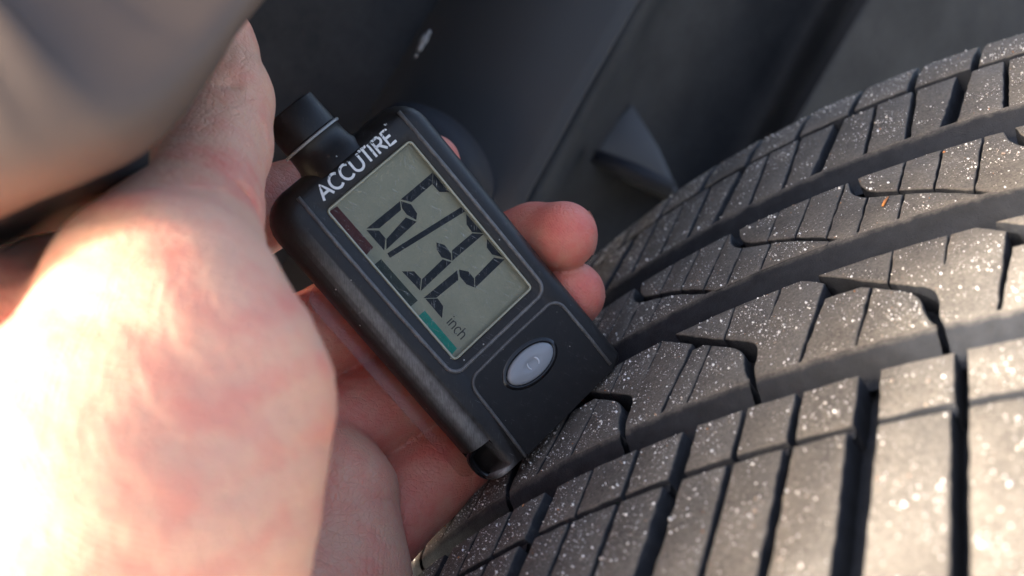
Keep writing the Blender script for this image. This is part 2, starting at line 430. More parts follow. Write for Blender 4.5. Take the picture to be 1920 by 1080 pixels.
# mirrored hooked rib on the far side of the centre groove
KS = [-94, -57, -23.5, 10, 43.2, 76.6, 113.6, 148, 182, 217, 252]
zT, zB = -53.1, -22.9
def hook2(k, off):
    P = np.array([(k - 1.2, zT), (k + .1, -47), (k + 3.2, -42.0), (k + 9, -38.2), (k + 18, -33), (k + 31.3, zB)], float)
    P = np.vstack([smooth_path(P, 3)])
    wd = np.interp(P[:, 0] - k, [-1.2, .1, 3.2, 9, 18, 30.5], [1.2, 1.35, 1.15, .9, .8, .6]) * off
    T = np.gradient(P, axis=0); T /= np.linalg.norm(T, axis=1)[:, None]
    N = np.stack([T[:, 1], -T[:, 0]], 1)
    return P + N * wd[:, None]
for k0, k1 in zip(KS[:-1], KS[1:]):
    hs = RNG.normal(0, .08); sq = .2
    U0 = hook2(k0, 1.0); L1 = hook2(k1, -1.0); Lk1 = L1
    dZ, dA, dS, dH = .6, .12, .12, .35
    def up(a, s): return (s, a)
    sip = [(k0 + 12, k0 + 10.6), (k0 + 20.8, k0 + 18.8), (k0 + 30, k0 + 27.4)]
    # q1
    c = cutpath(U0, None, sip[0][1] - sq); block([c[0]] + c[1:] + [(sip[0][0] - sq, zT)], [dH] * (len(c) - 1) + [dS, dZ], hs)
    for (t0, b0), (t1, b1) in zip(sip[:-1], sip[1:]):
        c = cutpath(U0, b0 + sq, b1 - sq)
        block(c + [(t1 - sq, zT), (t0 + sq, zT)], [dH] * (len(c) - 1) + [dS, dZ, dS], hs)
    # q4: from the third sipe round under the next hook
    t0, b0 = sip[2]
    low = (k1 + 1.6, zB)
    cb = cutpath(L1[1:], None, k1 + 3.2 - sq)
    pts = [(t0 + sq, zT), tuple(L1[0])] + cb + [(low[0] - sq, zB), (k0 + 31.8, zB), (b0 + sq, float(np.interp(b0 + sq, U0[:, 0], U0[:, 1])))]
    block(pts, [dZ, dH] + [dH] * (len(cb) - 1) + [dS, dA, dH, dS], hs)
    c = cutpath(L1[1:], k1 + 3.2 + sq, k1 + 12 - sq)
    block(c + [(k1 + 10.9 - sq, zB), (low[0] + sq, zB)], [dH] * (len(c) - 1) + [dS, dA, dS], hs)
    c = cutpath(L1[1:], k1 + 12 + sq, k1 + 28.5)
    block(c + [(k1 + 28.0, zB), (k1 + 10.9 + sq, zB)], [dH] * (len(c) - 1) + [.3, dA, dS], hs)
# far rows
L1_ = [(-60, 1.6), (-47, .5), (-35, .5), (-22, .5), (-8, 1.6), (3, .5), (14, .5), (24, .5), (34.8, 1.5), (45, .45), (55.2, .5), (66, 1.7), (78.4, .55), (89.3, .7), (101, 2.0), (113, .6), (125, .6), (137, 1.8), (150, .6), (162, .5), (173, 1.8), (184, .5), (195, .6), (207, 1.8), (219, .5), (231, .6)]
for (s0, w0), (s1, w1) in zip(L1_[:-1], L1_[1:]):
    sl0 = 2.2 if w0 > 1 else .8; sl1 = 2.2 if w1 > 1 else .8
    block([(s0 + w0 + sl0, -98), (s1 - w1 + sl1, -98), (s1 - w1 - sl1, -66.2), (s0 + w0 - sl0, -66.2)], [.8, .12, .12, .12], RNG.normal(0, .08))
for s0, s1 in zip(range(-63, 225, 17), range(-46, 242, 17)):
    block([(s0 + 1.0 + 1.2, -119.5), (s1 - 1.0 + 1.2, -119.5), (s1 - 1.0 - 1.2, -100.5), (s0 + 1.0 - 1.2, -100.5)], [2, .2, .6, .2], RNG.normal(0, .08))

# continuous groove banks: the sipes stop short of them
def bank(a0, a1, s0, s1, fl=-4.4, rr=1.0):
    sv = np.arange(s0, s1 + .01, 1.6); sv[-1] = s1; w = a1 - a0
    lo = []; nz = np.cumsum(RNG.normal(0, .05, len(sv))); nz -= np.linspace(nz[0], nz[-1], len(sv)); nz = np.clip(nz, -.3, .3)
    pr = [(-.9, -.10, .8), (-.3, -.13, .7), (.5, -.34, .48), (1.3, -.85, .2), (2.1, -1.55, .05), (w * .28, fl * .55, .05), (w * .44, fl * .86, 0), (w * .52, fl * .98, .05), (w * .62, fl - .05, .12), (w * .80, fl - .05, .1), (w * .93, fl + .1, 0), (w + .5, fl + .6, 0)]
    for a, h, d in pr: lo.append(TP(sv, a0 + a + nz * (.5 if a < w * .4 else 1), np.full(len(sv), h) + RNG.normal(0, .02, len(sv))))
    V, Fc = loft(lo, closed=False)
    mesh_obj('groove_bank', V, Fc, RUBBER, tyre, attrs={'dust': np.repeat([p[2] for p in pr], len(sv))})
hb = [-95] + [h + 1.75 for h in HK] + [270]
for x0, x1 in zip(hb[:-1], hb[1:]): bank(aB, 33.3, x0 + .75, x1 - .75)
bank(zB, -9.5, -95, 270); bank(-66.2, -52.7, -95, 270)

# ---------------------------------------------------------------- grit on the tread (nobody could count it)
ico = bmesh.new(); bmesh.ops.create_icosphere(ico, subdivisions=1, radius=1.0)
IV = np.array([v.co[:] for v in ico.verts]); IF = np.array([[v.index for v in f.verts] for f in ico.faces]); ico.free()
C = []; H = []
for P, hh in TOPS:
    lo, hi = P.min(0), P.max(0)
    if hi[0] < -60 or lo[0] > 190: continue
    ar = np.prod(hi - lo); n = RNG.poisson(ar * 2.2)
    if n == 0: continue
    q = RNG.uniform(lo, hi, (n, 2)); q = q[inside(q, P)]
    C.append(q); H.append(np.full(len(q), hh))
C = np.concatenate(C); H = np.concatenate(H)
# clumping: keep by a smooth random field
fld = np.zeros(len(C))
for _ in range(9):
    kx = RNG.normal(0, .22, 2); fld += np.cos(C @ kx + RNG.uniform(0, 6.28))
keep = RNG.uniform(0, 1, len(C)) < 1 / (1 + np.exp(-(fld * .7 + .1)))
C = C[keep]; H = H[keep]
rad = np.clip(np.exp(RNG.normal(math.log(.064), .64, len(C))), .033, .36)
ctr = TP(C[:, 0], C[:, 1], H + rad * .45)
nv = len(IV)
Rm = RNG.normal(size=(len(C), 3, 3)); Qm, _ = np.linalg.qr(Rm)
sc = RNG.uniform(.5, 1.4, (len(C), 1, 3))
GV = ctr[:, None, :] + np.einsum('nij,nkj->nki', Qm, IV[None] * sc * RNG.uniform(.7, 1.25, (len(C), nv, 1))) * rad[:, None, None]
GF = (IF[None] + (np.arange(len(C)) * nv)[:, None, None]).reshape(-1, 3)
me = bpy.data.meshes.new('road_grit'); gw = W(GV.reshape(-1, 3)); g0 = W(TP(np.array(60.), np.array(0.), np.array(0.)))
gw = gw - g0
me.vertices.add(len(gw)); me.vertices.foreach_set('co', gw.ravel().astype(np.float32))
me.loops.add(GF.size); me.loops.foreach_set('vertex_index', GF.ravel().astype(np.int32))
me.polygons.add(len(GF)); me.polygons.foreach_set('loop_start', (np.arange(len(GF)) * 3).astype(np.int32))
me.polygons.foreach_set('use_smooth', np.zeros(len(GF), bool)); me.update(calc_edges=True); me.materials.append(GRIT)
gr = bpy.data.objects.new('road_grit', me); COL.objects.link(gr); gr.location = g0; gr['kind'] = 'stuff'
tag(gr, 'pale salt and sand grains scattered over the tread blocks', 'grit')
# one orange splinter lying on the far rib
p0 = TP(np.array(84.), np.array(-32.), np.array(.35)); p1 = TP(np.array(85.2), np.array(-35.6), np.array(.4))
V, Fc = tube([p0, p0 * .6 + p1 * .4 + TN * .1, p1], [.28, .34, .2], 6)
tag(mesh_obj('wood_splinter', V, Fc, SPLINTER), 'tiny orange wood splinter lying on the tyre tread', 'splinter')

# ---------------------------------------------------------------- gauge
GU = np.array([0.6962825, 0.65285265, -0.29828525]); GVv = np.array([-0.6266837, 0.75555243, 0.190809]); GW = np.array([0.3499403, 0.05407354, 0.93521005])
GC = at(820, 520, 250)
def G(u, v, w=0.0):
    u, v, w = np.broadcast_arrays(np.asarray(u, float), np.asarray(v, float), np.asarray(w, float))
    return GC + u[..., None] * GU + v[..., None] * GVv + w[..., None] * GW
gauge = thing('tread_depth_gauge', 'black digital tread depth gauge with grey display held against the tyre', 'tread gauge', G(3, -46, -8))
def rrect(l, r, b, t, rad, k=7, side=0):
    """rounded rectangle, radii (bl, br, tr, tl), CCW, 4*k points"""
    out = []
    for (cx, cy, sx, sy, a0, rr) in ((l, b, 1, 1, 180, rad[0]), (r, b, -1, 1, 270, rad[1]), (r, t, -1, -1, 0, rad[2]), (l, t, 1, -1, 90, rad[3])):
        rr = max(rr, .05)
        for i in range(k):
            a = math.radians(a0 + 90 * i / (k - 1)); out.append((cx + sx * rr + rr * math.cos(a), cy + sy * rr + rr * math.sin(a)))
    return np.array(out)
L_, R_, Bt, Tp = -21.1, 24.4, -46.2, 37.2
def outline(i, w):
    il, ir, ib, it = i
    rb, rt = 1.8, 8.0
    m = max(il, ir) * .75
    P = rrect(L_ + il, R_ - ir, Bt + ib, Tp - it, (max(rb - ib, .6), max(rb - ib, .6), max(rt - m, 1.5), max(rt - m, 1.5)))
    return G(P[:, 0], P[:, 1], w)
win = (-9.9, 16.5, -17.5, 28.2); WR = (1.3,) * 4
def winloop(g_, w, base=win, rad=1.3):
    P = rrect(base[0] - g_, base[1] + g_, base[2] - g_, base[3] + g_, (rad + g_,) * 4); return G(P[:, 0], P[:, 1], w)
lo = [winloop(0, -2.1), winloop(0, -.15), winloop(.15, 0)]
# face, then the rounded flank in a quarter ellipse, then sides and back
for a in np.linspace(0, 90, 9):
    c, s = math.cos(math.radians(a)), math.sin(math.radians(a))
    lo.append(outline(((1 - s) * 6.6, (1 - s) * 4.4, (1 - s) * .8, (1 - s) * 4.6), -(1 - c) * 6.2))
lo.append(outline((0, 0, 0, 0), -8.6))
for a in np.linspace(20, 90, 5):
    c, s = math.cos(math.radians(a)), math.sin(math.radians(a))
    lo.append(outline(((1 - c) * 4, (1 - c) * 4, (1 - c) * 1, (1 - c) * 4), -8.6 - s * 4))
V, Fc = loft(lo, False, True)
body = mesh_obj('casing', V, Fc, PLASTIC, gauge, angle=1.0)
# lanyard notch cut from the lower left corner
def boxv(l, r, b, t, w0, w1):
    V = [G(x, y, z) for z in (w0, w1) for x, y in ((l, b), (r, b), (r, t), (l, t))]
    return np.array(V), [(3, 2, 1, 0), (4, 5, 6, 7), (0, 1, 5, 4), (1, 2, 6, 5), (2, 3, 7, 6), (3, 0, 4, 7)]
V, Fc = boxv(-30, -15.6, -44.6, -36.6, -9.2, 4)
cutter = mesh_obj('cutter', V, Fc, PLASTIC, gauge)
md = body.modifiers.new('cut', 'BOOLEAN'); md.object = cutter; md.solver = 'EXACT'; md.operation = 'DIFFERENCE'
bpy.context.view_layer.update()
ev = body.evaluated_get(bpy.context.evaluated_depsgraph_get()); nm = bpy.data.meshes.new_from_object(ev)
body.modifiers.clear(); body.data = nm; bpy.data.objects.remove(cutter)
# scuffed lower left flank, its highlight painted in as a paler streak
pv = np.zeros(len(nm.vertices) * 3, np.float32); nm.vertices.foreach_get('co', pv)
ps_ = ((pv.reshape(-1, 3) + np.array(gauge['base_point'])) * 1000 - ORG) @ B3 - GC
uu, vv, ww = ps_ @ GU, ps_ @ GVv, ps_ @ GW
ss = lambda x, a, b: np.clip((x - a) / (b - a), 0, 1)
a_ = nm.attributes.get('sheen_wear') or nm.attributes.new('sheen_wear', 'FLOAT', 'POINT')
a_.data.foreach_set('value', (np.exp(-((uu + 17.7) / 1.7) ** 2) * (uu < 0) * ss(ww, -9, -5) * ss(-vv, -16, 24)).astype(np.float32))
# loop bar across the notch
pth = smooth_path([G(-15.2, -36.2, -3.2), G(-18.6, -37, -5.0), G(-20.8, -39, -7.4), G(-21, -43, -7.8), G(-19.4, -45.6, -7), G(-15.4, -46, -3.5)], 5)
V, Fc = tube(pth, .95, 10); mesh_obj('lanyard_loop', V, Fc, GLOSSBLACK, gauge)
V, Fc = tube(smooth_path([G(-15.3, -36.4, -.9), G(-14.9, -40, -.9), G(-14.7, -45.4, -1.0)], 6), .55, 8); mesh_obj('notch_rim', V, Fc, GLOSSBLACK, gauge)
# raised bead round the display, open at the top
def arc(cx, cy, r, a0, a1, k=8): return [(cx + r * math.cos(math.radians(a)), cy + r * math.sin(math.radians(a))) for a in np.linspace(a0, a1, k)]
bead = [(-12.6, 34.2), (-12.8, 20), (-12.7, 0), (-12.3, -16.5)] + arc(-9.3, -16.9, 3, 180, 270) + [(0, -20), (10, -20)] + arc(15.6, -16.9, 3.1, 270, 360) + [(18.75, 0), (18.7, 18), (18.4, 34.6)]
bead = np.array(bead); V, Fc = tube(G(bead[:, 0], bead[:, 1], .0), .5, 10); mesh_obj('display_bead', V, Fc, PLASTIC, gauge, attrs={'sheen_wear': np.full(len(V), .30)})  # glint along the worn bead is put into its colour
# button panel with its own bead
pl = rrect(-11.2, 19.6, -45.9, -22.8, (.4, .4, 3.2, 3.2))
V, Fc = loft([G(pl[:, 0], pl[:, 1], -.3), G(pl[:, 0], pl[:, 1], .10)], False, True); mesh_obj('button_panel', V, Fc, PLASTIC_DARK, gauge, angle=.8)
pb = [(-11.8, -45.8), (-11.3, -38)] + [(-10.8, -27)] + arc(-7.4, -26.2, 3.3, 180, 90) + [(4, -22.7), (14, -22.9)] + arc(16.0, -26.2, 3.3, 90, 0) + [(19.4, -36), (19.2, -44.6)]
pb = np.array(pb); V, Fc = tube(G(pb[:, 0], pb[:, 1], .05), .42, 10); mesh_obj('panel_bead', V, Fc, PLASTIC, gauge, attrs={'sheen_wear': np.full(len(V), .24)})  # glint painted in, as on the display bead
# LCD
P = rrect(*[win[0] - .2, win[1] + .2, win[2] - .2, win[3] + .2], (1.4,) * 4)
V = G(P[:, 0], P[:, 1], -1.75); mesh_obj('display', V, [tuple(range(len(P)))], LCD, gauge, smooth=False)
rl = [winloop(-.06, -1.7), winloop(-.10, .02), winloop(-.32, .16), winloop(-.6, .02), winloop(-.62, -.35)]
V, Fc = loft(rl); mesh_obj('display_rim', V, Fc, LENSRIM, gauge)
V = winloop(-.55, -.30); mesh_obj('display_lens', V, [tuple(range(len(V)))], LENS, gauge, smooth=False)
def flat(name, polys, mat, w, wear=None, label=None):
    V = []; Fc = []; wr = []
    for p in polys:
        p = np.asarray(p, float); Fc.append(tuple(range(len(V), len(V) + len(p)))); V += list(G(p[:, 0], p[:, 1], w))
        if wear: wr += [wear(x) for x in p]
    o = mesh_obj(name, np.array(V), Fc, mat, gauge, smooth=False, attrs={'wear': wr} if wear else None)
    return o
SEG = {'6': [[(15.9, 18.8), (14.0, 16.9), (7.4, 16.9), (5.9, 18.9)], [(16.0, 18.5), (16.1, 12.9), (14.2, 14.4), (14.1, 16.8)],
             [(-4.8, 19.0), (-2.5, 17.2), (4.2, 17.1), (5.3, 18.7)], [(5.6, 18.5), (6.9, 16.5), (6.6, 14.0), (5.5, 13.1), (4.6, 15.4), (4.7, 17.2)],
             [(-5.1, 18.7), (-3.0, 16.8), (-3.0, 14.5), (-5.0, 12.7)], [(-4.4, 12.5), (-2.9, 14.2), (3.9, 15.0), (5.2, 12.7)]],
       'slash': [[(-4.9, 11.6), (15.9, 8.3), (16.1, 7.0), (-5.1, 10.5)]],
       '3': [[(15.8, 6.2), (16.2, .4), (14.1, 2.2), (14.3, 4.4)], [(16.0, 0), (13.9, 1.9), (7.4, 2.1), (5.9, .3)],
             [(5.7, 5.9), (6.8, 4.3), (6.7, 1.8), (5.7, .5), (4.4, 2.6), (4.7, 4.6)], [(5.4, .2), (4.2, 2.0), (-2.6, 1.8), (-4.6, 0)], [(-5.0, 6.2), (-2.9, 4.4), (-2.8, 2.1), (-4.7, .3)]],
       '2': [[(16.7, -7.2), (14.4, -5.0), (14.5, -2.9), (15.8, -1.5)], [(16.4, -7.9), (14.2, -5.9), (7.5, -6.3), (5.9, -8.1)],
             [(5.7, -2.4), (7.1, -4.2), (7.1, -6.3), (5.8, -7.9), (4.8, -6.1), (4.8, -3.7)], [(5.3, -2.2), (3.9, -4.0), (-2.9, -3.6), (-5.2, -1.7)], [(-5.0, -2.2), (-2.8, -4.0), (-3.0, -6.2), (-5.0, -8.0)]]}
for k, ps in SEG.items():
    for p in ps:
        p = np.array(p, float)
        if np.sum(p[:, 0] * np.roll(p[:, 1], -1) - np.roll(p[:, 0], -1) * p[:, 1]) < 0: p = p[::-1]
        p = offset_poly(p, np.full(len(p), .05)); p = [(min(x, 16.0), y) for x, y in p]
        flat('display_segment', [p], INK, -1.70)
flat('colour_bar', [[(-8.9, 27.4), (-6.7, 27.1), (-6.5, 14.8), (-9.1, 14.5)]], RED, -1.70)['label'] = 'dark red bar on the display edge'
flat('colour_bar', [[(-9.3, 11.7), (-6.9, 11.6), (-6.7, -1.2), (-9.0, -1.1)]], DGREEN, -1.70)['label'] = 'dark green bar on the display edge'
flat('colour_bar', [[(-8.9, -4.0), (-7.0, -4.0), (-7.0, -15.8), (-8.8, -16.0)]], TEAL, -1.70)['label'] = 'bright teal bar on the display edge'
# lettering as stroked ribbons in a unit box
def A_(c, r, a0, a1, k=10, ry=None): ry = ry or r; return [(c[0] + r * math.cos(math.radians(a)), c[1] + ry * math.sin(math.radians(a))) for a in np.linspace(a0, a1, k)]
GL = {'A': (.76, [[(0, 0), (.38, 1), (.76, 0)], [(.14, .34), (.62, .34)]]),
      'C': (.74, [A_((.42, .5), .40, 48, 312, 16, .5)]),
      'U': (.72, [[(.03, 1), (.03, .36)] + A_((.36, .36), .33, 180, 360, 10, .36) + [(.69, .36), (.69, 1)]]),
      'T': (.50, [[(.02, 1), (.60, 1)], [(.31, 1), (.31, 0)]]),
      'I': (.24, [[(.12, 1), (.12, 0)]]),
      'R': (.66, [[(.06, 0), (.06, 1.0)], [(.03, .96), (.36, .98)] + A_((.36, .74), .25, 90, -90, 8, .26) + [(.06, .48)], [(.30, .48), (.64, 0)]]),
      'E': (.56, [[(.54, 1), (.06, 1), (.06, 0), (.56, 0)], [(.06, .53), (.48, .53)]]),
      'i': (.22, [[(.1, 0), (.1, .66)], [(.1, .84), (.1, .95)]]),
      'n': (.60, [[(.05, 0), (.05, .66)], [(.05, .4)] + A_((.27, .42), .22, 160, 0, 7, .25) + [(.49, 0)]]),
      'c': (.52, [A_((.29, .33), .25, 45, 315, 12, .33)]),
      'h': (.58, [[(.05, 0), (.05, 1)], [(.05, .4)] + A_((.27, .42), .22, 160, 0, 7, .25) + [(.49, 0)]]),
      't': (.5, [[(0, 1), (.5, 1)], [(.25, 1), (.25, 0)]]), 'm': (.7, [[(0, 0), (0, 1), (.3, .2), (.6, 1), (.6, 0)]])}
def ribbon(P, wd):
    P = np.array(P, float)
    if len(P) > 2:
        Q = [P[0]]
        for a, b in zip(P[:-1], P[1:]): Q += [a + (b - a) * t for t in (.5, 1)]
        P = np.array(Q)
    T = np.gradient(P, axis=0); T /= np.linalg.norm(T, axis=1)[:, None]
    N = np.stack([-T[:, 1], T[:, 0]], 1) * wd * .5
    return [[P[i] + N[i], P[i + 1] + N[i + 1], P[i + 1] - N[i + 1], P[i] - N[i]] for i in range(len(P) - 1)]
def lettering(txt, sx, sy, wd, gap, fn, name, mat, w, wear=None):
    x = 0
    for ch in txt:
        adv, st = GL[ch]; polys = []
        for s_ in st:
            for q in ribbon([(x + a * sx, b * sy) for a, b in s_], wd): polys.append([fn(*p) for p in q])
        x += adv * sx + gap
        flat(name, polys, mat, w, wear)
lettering('ACCUTIRE', 4.0, 3.5, .62, .45, lambda x, y: (-8.5 + x * .965, 29.9 + y + .0 * x), 'letter', WHITE, .03, wear=lambda p: .65 * max(0., min(1., (p[1] - 32.0) / 1.6)))
lettering('tm', .55, .45, .1, .06, lambda x, y: (13.6 + x, 34.0 + y), 'letter', WHITE, .03, wear=lambda p: .3)
lettering('inch', 2.55, 2.75, .30, .2, lambda x, y: (-5.0 + y * .98, -9.5 - x), 'letter', GREYINK, -1.69)
# button
bc = np.array((3.7, -30.3)); ca, sa = math.cos(math.radians(-4)), math.sin(math.radians(-4))
def ell(f, w, k=40):
    a = np.linspace(0, 2 * np.pi, k, endpoint=False); x, y = 6.9 * f * np.cos(a), 3.55 * f * np.sin(a)
    if f > 1: x = (6.9 + (f - 1) * 4) * np.cos(a); y = (3.55 + (f - 1) * 4) * np.sin(a)
    return G(bc[0] + x * ca - y * sa, bc[1] + x * sa + y * ca, w)
V, Fc = loft([ell(1.0, -.2), ell(1.0, .35), ell(.97, .62), ell(.9, .84), ell(.75, 1.02), ell(.5, 1.12), ell(.34, 1.14), ell(.26, 1.02), ell(.12, .96)], False, True); mesh_obj('button', V, Fc, BUTTON, gauge)
V, Fc = loft([ell(1.02, .0), ell(1.03, .30), ell(1.12, .42), ell(1.24, .30), ell(1.32, .08)]); mesh_obj('button_collar', V, Fc, GLOSSBLACK, gauge)
for i_, (cx, a0, a1, rr_, wd_) in enumerate(((.9, -75, 60, 1.0, .26), (-.2, 120, 235, .95, .2))):
    pp = [(bc[0] + cx + rr_ * math.cos(math.radians(a)), bc[1] - .15 + rr_ * 1.15 * math.sin(math.radians(a))) for a in np.linspace(a0, a1, 12)]
    pp = np.array(pp); V, Fc = tube(G(pp[:, 0], pp[:, 1], 1.05), wd_ * np.sin(np.linspace(.25, 2.9, 12)), 6); mesh_obj('button_symbol', V, Fc, SYMB, gauge)
# stem, ring and cap on top
ax = lambda v, r, k=32: G(.2 + r * np.cos(np.linspace(0, 2 * np.pi, k, endpoint=False)), np.full(k, float(v)), -6.4 + r * np.sin(np.linspace(0, 2 * np.pi, k, endpoint=False)))
V, Fc = loft([ax(34, 8.4), ax(36.6, 7.9), ax(38, 7.3), ax(39.5, 7.1), ax(41.7, 7.0), ax(42.0, 7.4)], False, True); mesh_obj('stem', V, Fc, PLASTIC_DARK, gauge, angle=1.0)
V, Fc = loft([ax(41.9, 7.2), ax(41.9, 7.65), ax(42.35, 7.75), ax(42.6, 7.5), ax(42.6, 6.9)], True, True); mesh_obj('stem_ring', V, Fc, RINGM, gauge, angle=1.0)
V, Fc = loft([ax(42.5, 6.6), ax(42.7, 6.95), ax(43.1, 7.0), ax(50.4, 6.75), ax(50.75, 6.55), ax(50.85, 6.2)], True, True); mesh_obj('cap', V, Fc, PLASTIC_DARK, gauge, angle=1.0)
# smoky clear edge of the back cover
P = rrect(-24.4, 22, -43.5, 16, (2.5, 1, 1, 4)); 
V, Fc = loft([G(P[:, 0], P[:, 1], -12.4), G(P[:, 0], P[:, 1], -13.4)], True, True); mesh_obj('clear_back_cover', V, Fc, SMOKY, gauge, smooth=False)
# stray hair stuck across the bead
hp = smooth_path([at(590, 494, 250.5), at(622, 490, 249.3), at(645, 474, 248.8), at(668, 473, 249)], 6)
V, Fc = tube(hp, .085, 6); tag(mesh_obj('stray_hair', V, Fc, HAIR), 'single dark hair stuck to the left edge of the gauge', 'hair')

# ---------------------------------------------------------------- hand: one continuous surface from a smooth distance field
def mm(px, py, d, r): return (*at(px, py, d), r)
CH = []   # (chain of (x,y,z,r), blend k)
fingers = {
 'index': [mm(300, 500, 236, 13), mm(470, 400, 262, 10.5), mm(640, 340, 283, 9.2), mm(750, 318, 290, 8.6), mm(810, 305, 288, 7.6)],
 'middle': [mm(430, 700, 256, 12), mm(640, 606, 273.5, 11.4), mm(850, 512, 284, 10.8), mm(1000, 446, 279, 8.7), mm(1056, 442, 271, 8.7)],
 'ring': [mm(520, 860, 255, 12), mm(716, 760, 274, 11.5), mm(930, 650, 284, 10.8), mm(1040, 578, 281, 8.7), mm(1072, 552, 277, 8.6)],
 'pinky': [mm(640, 1060, 256, 12), mm(790, 905, 274, 11.3), mm(930, 790, 282, 9.8), mm(1035, 735, 284, 7.4), mm(1062, 716, 281, 7.0)],
}
thumb = [mm(300, 560, 178, 19), mm(362, 400, 206, 12.6), mm(398, 270, 226, 11.8), mm(408, 190, 233, 11.4), mm(395, 95, 239, 9.6), mm(392, 75, 239, 9.0)]
palm = [
 ([mm(300, 500, 236, 13), mm(-80, 1150, 205, 19)], 8), ([mm(430, 700, 250, 12), mm(-40, 1250, 205, 19)], 8),
 ([mm(520, 860, 255, 12), mm(60, 1320, 205, 18)], 8), ([mm(640, 1060, 256, 12), mm(250, 1400, 210, 18)], 8),
 ([mm(300, 500, 236, 13), mm(430, 700, 250, 12), mm(520, 860, 255, 12), mm(640, 1060, 256, 12)], 8),
]
thenar = [mm(312, 600, 172, 19.0), mm(314, 755, 164, 23.4), mm(205, 980, 154, 27.6), mm(20, 1330, 150, 32), mm(-420, 1850, 145, 33), mm(-900, 2500, 140, 38)]
hypo = [mm(574, 800, 259, 8.6), mm(608, 930, 253, 16), mm(586, 1090, 245, 21.5), mm(330, 1420, 200, 27), mm(-200, 1750, 175, 30)]
back = [mm(120, 600, 195, 16), mm(-40, 720, 180, 20), mm(-300, 1300, 165, 28)]
groups = [(palm[i][0], palm[i][1]) for i in range(5)]
lo_ = np.array([-165., -175., -305.]); hi_ = np.array([48., 72., -95.]); vs = 0.85
dims = np.ceil((hi_ - lo_) / vs).astype(int)
gx = [lo_[i] + vs * np.arange(dims[i]) for i in range(3)]
D = np.full(dims, 50., np.float32)
def cone_d(X, Y, Z, a, b):
    pa = np.array(a[:3]); ba = np.array(b[:3]) - pa; L2 = float(ba @ ba)
    t = np.clip(((X - pa[0]) * ba[0] + (Y - pa[1]) * ba[1] + (Z - pa[2]) * ba[2]) / L2, 0, 1).astype(np.float32)
    r = a[3] + (b[3] - a[3]) * t
    return np.sqrt((X - pa[0] - ba[0] * t) ** 2 + (Y - pa[1] - ba[1] * t) ** 2 + (Z - pa[2] - ba[2] * t) ** 2) - r
def smin(a, b, k):
    h = np.clip(.5 + .5 * (b - a) / k, 0, 1); return b + (a - b) * h - k * h * (1 - h)
def sub(chain, pad):
    c = np.array(chain); l = (c[:, :3] - c[:, 3:] - pad).min(0); h = (c[:, :3] + c[:, 3:] + pad).max(0)
    i0 = np.clip(np.floor((l - lo_) / vs).astype(int), 0, dims); i1 = np.clip(np.ceil((h - lo_) / vs).astype(int), 0, dims)
    sl_ = tuple(slice(a, b) for a, b in zip(i0, i1))
    X, Y, Z = np.meshgrid(gx[0][sl_[0]], gx[1][sl_[1]], gx[2][sl_[2]], indexing='ij', sparse=True)
    return sl_, X.astype(np.float32), Y.astype(np.float32), Z.astype(np.float32)
def add_chain(ch, k_in, k_out):
    sl_, X, Y, Z = sub(ch, 10)
    d = None
    for a, b in zip(ch[:-1], ch[1:]):
        e = cone_d(X, Y, Z, a, b); d = e if d is None else smin(d, e, k_in)
    D[sl_] = smin(D[sl_], d, k_out)
for ch, k in groups: add_chain(ch, 4, k)
for nme in ('index', 'middle', 'ring', 'pinky'): add_chain(fingers[nme], 2.5, .7)
add_chain(hypo, 6, 1.6); add_chain(back, 6, 8); add_chain(thumb, 3.5, 5); add_chain(thenar, 8, 3.2)
def crease(pts, r, depth):
    ch = [(*p, r) for p in pts]; sl_, X, Y, Z = sub(ch, 6)
    d = None
    for a, b in zip(ch[:-1], ch[1:]):
        e = cone_d(X, Y, Z, a, b); d = e if d is None else np.minimum(d, e)
    D[sl_] = D[sl_] + depth * np.exp(-np.clip(d + r, 0, 20) ** 2 / (r * r))
# wrinkles on the thenar pad: shallow folds across it; palm and finger creases
sl_, X, Y, Z = sub(thenar[:4], 4)
wob = 5 * np.sin(X * .11 + Z * .05) + 2 * np.sin(X * .31 + 1)
D[sl_] = D[sl_] + (.09 * np.sin((Y + wob) * .85) + .05 * np.sin((Y + wob * 1.4) * 1.7 + 1.3)) * np.clip((Z + 215) / 30, 0, 1)
crease([at(400, 360, 198), at(455, 375, 198), at(500, 410, 200)], 1.8, 2.2); crease([at(330, 300, 205), at(395, 320, 212), at(470, 350, 212)], 1.4, 1.0)
crease([at(440, 300, 214), at(498, 240, 222)], 1.0, .6); crease([at(330, 330, 200), at(420, 350, 195), at(490, 380, 200)], 1.5, 1.0)
crease([at(350, 160, 222), at(400, 175, 220), at(440, 160, 222)], 1.2, .8)
crease([at(640, 970, 237), at(690, 930, 238), at(745, 945, 250)], .9, .6); crease([at(630, 1010, 231), at(700, 1000, 232), at(762, 1015, 246)], .8, .45)
crease([at(600, 715, 262), at(650, 692, 262), at(705, 655, 265)], 1.25, 3.6)
crease([at(690, 870, 261), at(755, 828, 262), at(820, 785, 265)], 1.25, 3.6)
crease([at(655, 725, 262), at(690, 770, 262), at(712, 815, 262)], .8, .5)
crease([at(800, 850, 262), at(830, 890, 262), at(842, 930, 262)], .8, .55); crease([at(770, 860, 262), at(800, 915, 262)], .7, .3)

